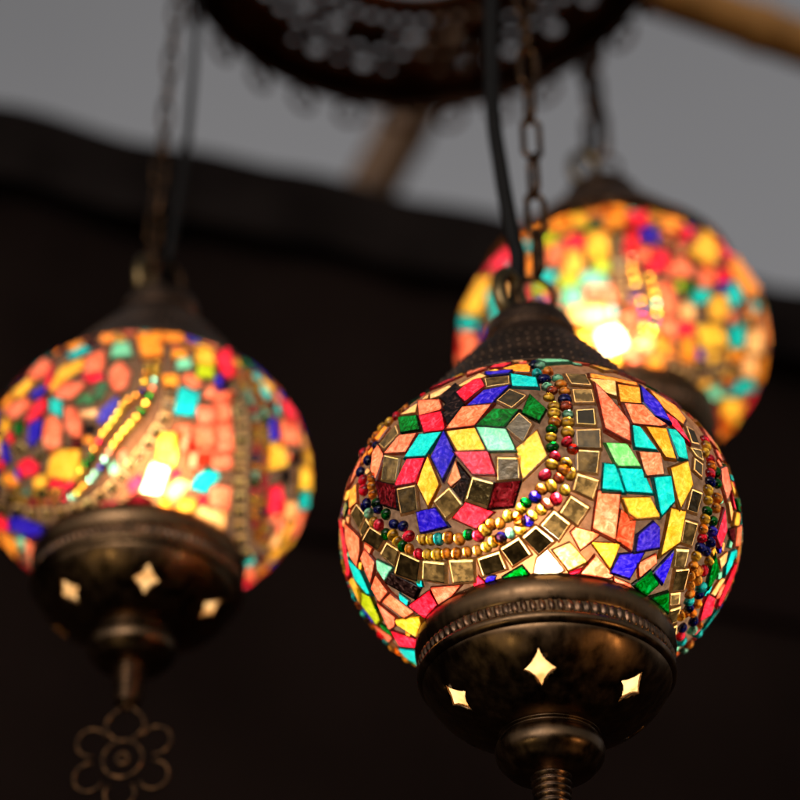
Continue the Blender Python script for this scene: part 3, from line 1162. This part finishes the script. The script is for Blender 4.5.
def make_lamp(key,label,c,R,bulb,turn,meds,weights,seed,fillrange,yaw_ring=0):
    rnd=random.Random(seed); CLEAR['C']={'F':.12,'L':.10,'R':.12}[key]
    o=empty('mosaic_lamp',(c[0],c[1],c[2]+BASE),label,'lamp','mosaic globe lamps hanging from the ring')
    g=Globe(R*.986);g.rim=.0010 if key=='F' else .0006;g.split={'F':46,'L':18,'R':12}[key]
    T,B=DATA[key]
    for line in B.split('\n'):
        k,a,b=line.split(); g.bead(k,int(a)/10,int(b)/10,R*(.0325 if key=='F' else .030),True,rnd.uniform(-.6,.6))
    for line in T.split('\n'):
        k,*n=line.split();n=[int(v)/10 for v in n];P=[(n[i],n[i+1]) for i in range(0,len(n),2)]
        if max(q[0] for q in P)-min(q[0] for q in P)>170: continue
        g.add(k,P)
    for (lo,la) in meds: g.medallion(lo,la,rnd)
    g.fill(rnd,weights,n=fillrange,skip=56 if key=='F' else 0)
    g.build(o,rnd)
    # added frosted bowl inside the cup, shaped so the star holes glow
    pr=[]
    for r,z in smoothprof([(.505,-.66),(.515,-.74),(.50,-.82),(.465,-.89),(.40,-.955),(.31,-1.01),(.20,-1.04),(.10,-1.05),(.01,-1.055)],4): pr.append((r*R,z*R))
    V,F=lathe(pr,64); mesh('added_glow_bowl',V,F,M_FROST,o)
    make_cup(R,o,turn); make_cap(R,o,1.16 if key=='R' else 1)
    bx,by,bz=bulb
    V=[];
    pr=[(.0005,-.0112),(.005,-.0102),(.0088,-.0068),(.0105,-.001),(.0098,.005),(.0075,.011),(.006,.016),(.006,.019)]
    V,F=lathe(smoothprof(pr,3),32)
    bl=mesh('bulb',xf((V,F),Matrix.Translation((bx,by,bz)))[0],F,M_BULB[key],o)
    V,F=lathe([(.0001,.0185),(.0078,.0185),(.0082,.022),(.0082,.040),(.005,.044),(.004,.046),(.004,R*1.36-bz)],24)
    mesh('bulb_socket',xf((V,F),Matrix.Translation((bx,by,bz)))[0],F,M_SOCKET,o)
    # hanging loops on the cap: one thick hook on the left, one thin ring
    k=R/.08
    V,F=torus(.0098,.0030,36,12,.72,1.15)
    M=Matrix.Translation((-.0088*k,-.003*k,1.39*R+.0085*k))@Matrix.Rotation(math.radians(48+yaw_ring),4,'Z')@Matrix.Scale(k,4)
    V,F=xf((V,F),M); mesh('cap_hook',V,F,M_HOOK,o)
    V,F=torus(.0086,.00125,40,12,.95,1.12)
    M=Matrix.Translation((.0026*k,-.002,1.39*R+.0086*k))@Matrix.Rotation(math.radians(12+yaw_ring),4,'Z')@Matrix.Scale(k,4)
    V,F=xf((V,F),M); mesh('cap_ring',V,F,M_CHAIN,o)
    return o
WT='SSSSSSOOOYYYYRRRTTBGPM'
WL='SSSSSOOOYYYRRRTBBGPMKNDD'
make_lamp('F','large sharp mosaic lamp in the foreground with pink, blue and yellow star tiles',(.0560,.7092,.4495),.08,(.0,-.0,-.0145),-8,[(112,0),(-112,2)],WT,11,9000)
make_lamp('L','mosaic lamp at the left with a wire flower hanging under its bronze cup',(-.1227,.8431,.5682),.08,(.0045,-.0,-.003),14,[(150,0)],WL,12,7000,20)
make_lamp('R','blurred mosaic lamp farthest back, seen behind the foreground lamp at the right',(.1171,.9142,.7016),.0845,(-.0015,0,.0025),8,[(165,0),(-120,4)],'SSSSOOOOYYYYRRTTBPI',13,7000,-35)

# ------------------------------------------------------------------ chains
def oval_link(Lh,Wh,r,seg=10):
    """link standing in the xz plane, outer half length Lh, outer half width Wh"""
    a=Wh-r;b=Lh-Wh
    P=[(a*math.cos(PI*k/seg),0,b+a*math.sin(PI*k/seg)) for k in range(seg+1)]+[(a*math.cos(PI+PI*k/seg),0,-b+a*math.sin(PI+PI*k/seg)) for k in range(seg+1)]
    return tube(P,r,10,True)
LINKS={}
def make_chain(label,base,top,Lh,Wh,r,yaw,ztop=None,jig=.0):
    o=empty('hanging_chain',base,label,'chain','chains the lamps hang from')
    key=(Lh,Wh,r)
    B=Vector(base);T=Vector(top);d=T-B;Ln=d.length;pitch=2*Lh-2*r*1.02
    n=max(1,int(round((Ln-2*Lh)/pitch))+1)
    q=d.to_track_quat('Z','Y').to_matrix().to_4x4()
    proto=None
    for i in range(n):
        Mx=Matrix.Translation(d.normalized()*(Lh+i*pitch))@q@Matrix.Rotation(math.radians(yaw+90*(i%2)+random.uniform(-9,9)),4,'Z')
        if key not in LINKS:
            V,F=oval_link(Lh,Wh,r)
            LINKS[key]=mesh('chain_link',V,F,M_CHAIN,o); ob=LINKS[key]
        else:
            ob=LINKS[key].copy(); COL.objects.link(ob); ob.parent=o
        ob.matrix_local=Mx
    return o
RZ=.935+BASE        # height of the iron ring
def loopz(c,R,k=1): return c[2]+BASE+1.39*R+.0165*k
cF=(.0560,.7092,.4495);cL=(-.1227,.8431,.5682);cR=(.1171,.9142,.7016)
make_chain('sharp brass chain beside the black cable over the foreground lamp',(cF[0]+.0048,cF[1]-.001,loopz(cF,.08)+.0035),(cF[0]+.0035,cF[1]+.004,RZ),.0132,.0054,.0015,94)
make_chain('thin blurred chain of the lamp at the left, alongside its cable',(cL[0]-.0075,cL[1],loopz(cL,.08)-.003),(cL[0]-.0055,cL[1],RZ),.0115,.0048,.0013,35)
make_chain('blurred dark chain of the farthest lamp, hooked on the ring edge',(cR[0]-.001,cR[1],loopz(cR,.0845,1.05)),(cR[0],cR[1],RZ),.021,.0092,.0024,50)

# ------------------------------------------------------------------ cables
def at(px,py,depth):
    return ((px-400)/2095*depth, depth*(CT-(400-py)/2095*ST), depth*(ST+(400-py)/2095*CT)+BASE)
TH=math.radians(36);CT=math.cos(TH);ST=math.sin(TH)
def cable(label,pts,r):
    P=smoothprof(pts,10); V,F=tube(P,r,14)
    return tag(mesh('power_cable',V,F,M_CABLE),label,'cable','black cables feeding the lamps')
def F_(c,R,x,y,z): return (c[0]+x,c[1]+y,c[2]+BASE+z)
cable('black cable curving down left of the brass chain into the foreground lamp',[at(488,-260,1.137),at(491,-60,1.043),at(492,94,.981),at(501,170,.953),at(512,232,.936),at(518,262,.930),F_(cF,.08,-.0065,.008,.112),F_(cF,.08,-.004,0,.10)],.0036)
cable('thin cable beside the chain of the lamp at the left',[at(205,-120,1.28),at(198,0,1.21),at(188,135,1.12),at(179,203,1.085),at(170,258,1.065),F_(cL,.08,.003,.0,.116),F_(cL,.08,0,0,.10)],.0022)
cable('dark cable behind the chain of the farthest lamp',[at(604,-150,1.40),at(600,0,1.34),at(590,70,1.28),at(596,125,1.25),F_(cR,.0845,-.004,.0,.128),F_(cR,.0845,0,0,.11)],.0022)

# ------------------------------------------------------------------ wire flower under the left lamp
def flower(c,R,label):
    o=empty('wire_flower',(c[0],c[1],c[2]+BASE-1.592*R),label,'ornament')
    r=.00100
    zc=c[2]+BASE-1.592*R-.0285; dz=zc-o.location.z
    def arc(cx,cz,rad,a0,a1,n=22,sx=1):
        return [(cx+rad*sx*math.cos(a0+(a1-a0)*k/n),0,cz+rad*math.sin(a0+(a1-a0)*k/n)) for k in range(n+1)]
    V,F=tube(arc(0,dz,.0105,0,2*PI)[:-1],r,10,True); mesh('centre_ring',V,F,M_CHAIN,o)
    for k in range(1,6):
        a=PI/2+k*PI/3
        P=arc(.0195*math.cos(a),.0195*math.sin(a),.0078,a-2.25,a+2.25)
        P=[(x,y,z+dz) for x,y,z in P]
        V,F=tube(P,r,10); mesh('petal',V,F,M_CHAIN,o)
    for s in(-1,1):
        P=smoothprof([(s*.0035,0,dz+.010),(s*.0095,0,dz+.016),(s*.0095,0,dz+.0225),(s*.0035,0,dz+.029),(-s*.001,0,dz+.0345)],6)
        V,F=tube(P,r*1.15,10); mesh('hook',V,F,M_CHAIN,o)
    V,F=torus(.003,.0011,24,10);V=[(v.x,v.y,v.z+dz+.0125*0) for v in V]; mesh('centre_boss',V,F,M_CHAIN,o)
    o.scale=(.86,.86,.86); o.rotation_euler=(0,0,math.radians(-6))
    return o
flower(cL,.08,'bent wire flower ornament dangling under the lamp at the left')

# ------------------------------------------------------------------ pierced iron ring the lamps hang from
RC=(.010,.815); 
fr=empty('hanging_ring',(RC[0],RC[1],RZ),'dark pierced iron ring with small loops along its rim, above the lamps','ring frame')
RO=.142;RI=.030
def rim():
    prof=[(RO-.0012,.0),(RO+.0012,-.004),(RO+.0016,-.013),(RO+.0008,-.0145),(RO-.0016,-.0145),(RO-.0018,-.013),(RO-.0018,.002),(RO,.003)]
    return lathe(prof,160,None,True)
V,F=rim();mesh('rim_band',V,F,M_RING,fr)
# pierced plate
holes=[]
for k in range(24):
    a=k*15
    for (rad,da,hr,hx) in((.120,0,.0050,1),(.121,7.5,.0026,1),(.107,3.75,.0034,1),(.107,11.25,.0034,1),(.094,0,.0050,1),(.095,7.5,.0028,1),(.080,3.75,.0034,1),(.080,11.25,.0034,1)):
        kx=math.degrees(hr/rad);n=12;wob=.28 if hr>.0055 else .1
        holes.append([(a+da+.8+kx*(1+wob*math.cos(5*t*2*PI/n))*math.cos(t*2*PI/n),rad*1000+hr*1000*(1+wob*math.cos(5*t*2*PI/n))*math.sin(t*2*PI/n)) for t in range(n)])
random.seed(21)
holes=[h for h in holes if random.random()>.2 and min(p[0] for p in h)>.2 and max(p[0] for p in h)<359.8]
V,F=pierced(holes,[3*i for i in range(121)],[60,75,90,105,120,132,141.5])
V=[(v.y/1000*math.cos(math.radians(v.x)),v.y/1000*math.sin(math.radians(v.x)),.0) for v in V]
pl=mesh('pierced_plate',V,F,M_RING,fr);md=pl.modifiers.new('thickness','SOLIDIFY');md.thickness=.0022;md.offset=0
V,F=torus(.0085,.0017,26,8)
rl=None
for k in range(28):
    a=math.radians(k*360/28+4)
    if rl is None: rl=mesh('rim_loop',V,F,M_RING,fr); ob=rl
    else: ob=rl.copy();COL.objects.link(ob);ob.parent=fr
    ob.location=(RO*math.cos(a),RO*math.sin(a),-.0232);ob.rotation_euler=(0,0,a+PI/2+random.uniform(-.25,.25))
for k in range(3):
    a=2*PI*k/3+.4
    V,F=tube([(.062*math.cos(a),.062*math.sin(a),0),(.03*math.cos(a),.03*math.sin(a),.03),(.0,.0,.075)],.003,8)
    mesh('bracket',V,F,M_RING,fr)

# ------------------------------------------------------------------ bamboo poles
def bamboo(label,a,b,r,m,nodes,fray=0):
    A=Vector(a);B=Vector(b);n=60;P=[];Rr=[]
    for i in range(n+1):
        t=i/n;P.append(A.lerp(B,t));f=(t*nodes)%1
        Rr.append(r*(1+.10*math.exp(-((f-.5)/.05)**2))*(1-.06*t))
    V,F=tube(P,Rr,20)
    return tag(mesh('bamboo_pole',V,F,m),label,'pole')
bamboo('orange bamboo pole crossing the top right corner of the sky',at(520,-58,1.50),at(980,108,1.62),.0185,M_BAMBOO,3)
bamboo('brown bamboo pole slanting down from the ring to the roof edge',at(560,-160,2.15),at(330,265,2.05),.027,M_BAMBOO2,5)

# ------------------------------------------------------------------ dark building behind: wall, fascia, tiled roof
bd=empty('dark_building',(0,1.6,BASE),'unlit dark building with an uneven tiled eave under the grey sky','building')
def eave(px,py,H):
    d=(px-400)/2095; e=Vector((d,CT-(400-py)/2095*ST,ST+(400-py)/2095*CT)); return e*(H/e.z)
H=1.16
E0=eave(0,110,H);E1=eave(800,292,H)
ex=(E1-E0);ex.z=0;ex.normalize();ey=Vector((-ex.y,ex.x,0))
bo=Vector((0,0,BASE))-bd.location
def B(u,v,z): return E0+ex*u+ey*v+Vector((0,0,z))+bo
rr=random.Random(3)
V=[];F=[]
nu=520;U0=-2.2;U1=3.6
off=[0]*(nu+1);val=0
knots=[rr.uniform(-.020,.020) for _ in range(80)]
for i in range(nu+1):
    u=U0+(U1-U0)*i/nu;x=(u-U0)/.085;k=int(x);t=x-k;t=t*t*(3-2*t)
    off[i]=knots[k]*(1-t)+knots[k+1]*t+.005*abs(math.sin(u*28))
rows=[(0,-.075),(0,0),(.9,.42),(1.8,.8)]
for r_,(v,z) in enumerate(rows):
    for i in range(nu+1):
        u=U0+(U1-U0)*i/nu; V.append(B(u,v+off[i]*.5,z+(off[i] if r_<3 else 0)))
for r_ in range(len(rows)-1):
    for i in range(nu): a=r_*(nu+1)+i;F.append((a,a+1,a+nu+2,a+nu+1))
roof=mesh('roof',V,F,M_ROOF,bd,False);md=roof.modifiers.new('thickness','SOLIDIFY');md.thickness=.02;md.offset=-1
def slab(name,u0,u1,v0,v1,z0,z1,m):
    P=[B(u,v,z) for z in(z0,z1) for v in(v0,v1) for u in(u0,u1)]
    return mesh(name,P,[(0,2,3,1),(4,5,7,6),(0,1,5,4),(2,6,7,3),(0,4,6,2),(1,3,7,5)],m,bd,False)
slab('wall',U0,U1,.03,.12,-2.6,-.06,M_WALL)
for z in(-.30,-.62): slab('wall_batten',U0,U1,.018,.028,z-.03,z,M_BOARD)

# ------------------------------------------------------------------ light
w=bpy.data.worlds.new('World');sc.world=w;w.use_nodes=True;nt=w.node_tree;nt.nodes.clear()
sky=N(nt,'ShaderNodeTexSky');sky.sky_type='NISHITA';sky.sun_disc=False;sky.sun_elevation=math.radians(6);sky.sun_rotation=math.radians(200);sky.dust_density=3
hs=N(nt,'ShaderNodeHueSaturation');hs.inputs['Saturation'].default_value=.12
L(nt,sky,'Color',hs,'Color')
tc=N(nt,'ShaderNodeTexCoord');no=N(nt,'ShaderNodeTexNoise');no.inputs['Scale'].default_value=2.2;no.inputs['Detail'].default_value=4
L(nt,tc,'Generated',no,'Vector')
cr=N(nt,'ShaderNodeValToRGB');cr.color_ramp.elements[0].position=.3;cr.color_ramp.elements[0].color=(.82,.785,.785,1);cr.color_ramp.elements[1].position=.7;cr.color_ramp.elements[1].color=(1,.95,.935,1)
L(nt,no,'Fac',cr,'Fac')
mx=N(nt,'ShaderNodeMix');mx.data_type='RGBA';mx.blend_type='MULTIPLY';mx.inputs[0].default_value=1
nt.links.new(hs.outputs[0],mx.inputs[6]);nt.links.new(cr.outputs[0],mx.inputs[7])
bg=N(nt,'ShaderNodeBackground');bg.inputs['Strength'].default_value=.15
nt.links.new(mx.outputs[2],bg.inputs['Color'])
o=N(nt,'ShaderNodeOutputWorld');L(nt,bg,0,o,'Surface')
def lamp(name,loc,power,col,rad):
    l=bpy.data.lights.new(name,'POINT');l.energy=power;l.color=col;l.shadow_soft_size=rad
    ob=bpy.data.objects.new(name,l);link(ob);ob.location=loc;return ob
lamp('added_glint_light_right',(.73,.27,BASE-.04),3.0,(1,.55,.22),.11)  # added unseen light, puts orange highlights on the bronze
lamp('added_glint_light_left',(-.56,.12,BASE-.12),2.2,(1,.80,.42),.11)  # added unseen light, puts yellow highlights on the bronze from the left

# ------------------------------------------------------------------ camera
cd=bpy.data.cameras.new('camera');cam=bpy.data.objects.new('camera',cd);link(cam);sc.camera=cam
cam.location=(0,0,BASE);cam.rotation_euler=(math.radians(90+36),0,0)
cd.sensor_width=36;cd.lens=94.275;cd.clip_start=.02;cd.clip_end=200
cd.dof.use_dof=True;cd.dof.focus_distance=.785;cd.dof.aperture_fstop=4.5
sc.view_settings.view_transform='Standard';sc.view_settings.look='None';sc.view_settings.gamma=1;sc.view_settings.exposure=0
sc.cycles.max_bounces=10;sc.cycles.diffuse_bounces=5;sc.cycles.glossy_bounces=3;sc.cycles.transmission_bounces=8;sc.cycles.transparent_max_bounces=8
sc.cycles.sample_clamp_indirect=4;sc.cycles.use_denoising=True
try: sc.cycles.denoiser='OPENIMAGEDENOISE'
except Exception: pass
sc.cycles.caustics_reflective=False;sc.cycles.caustics_refractive=False
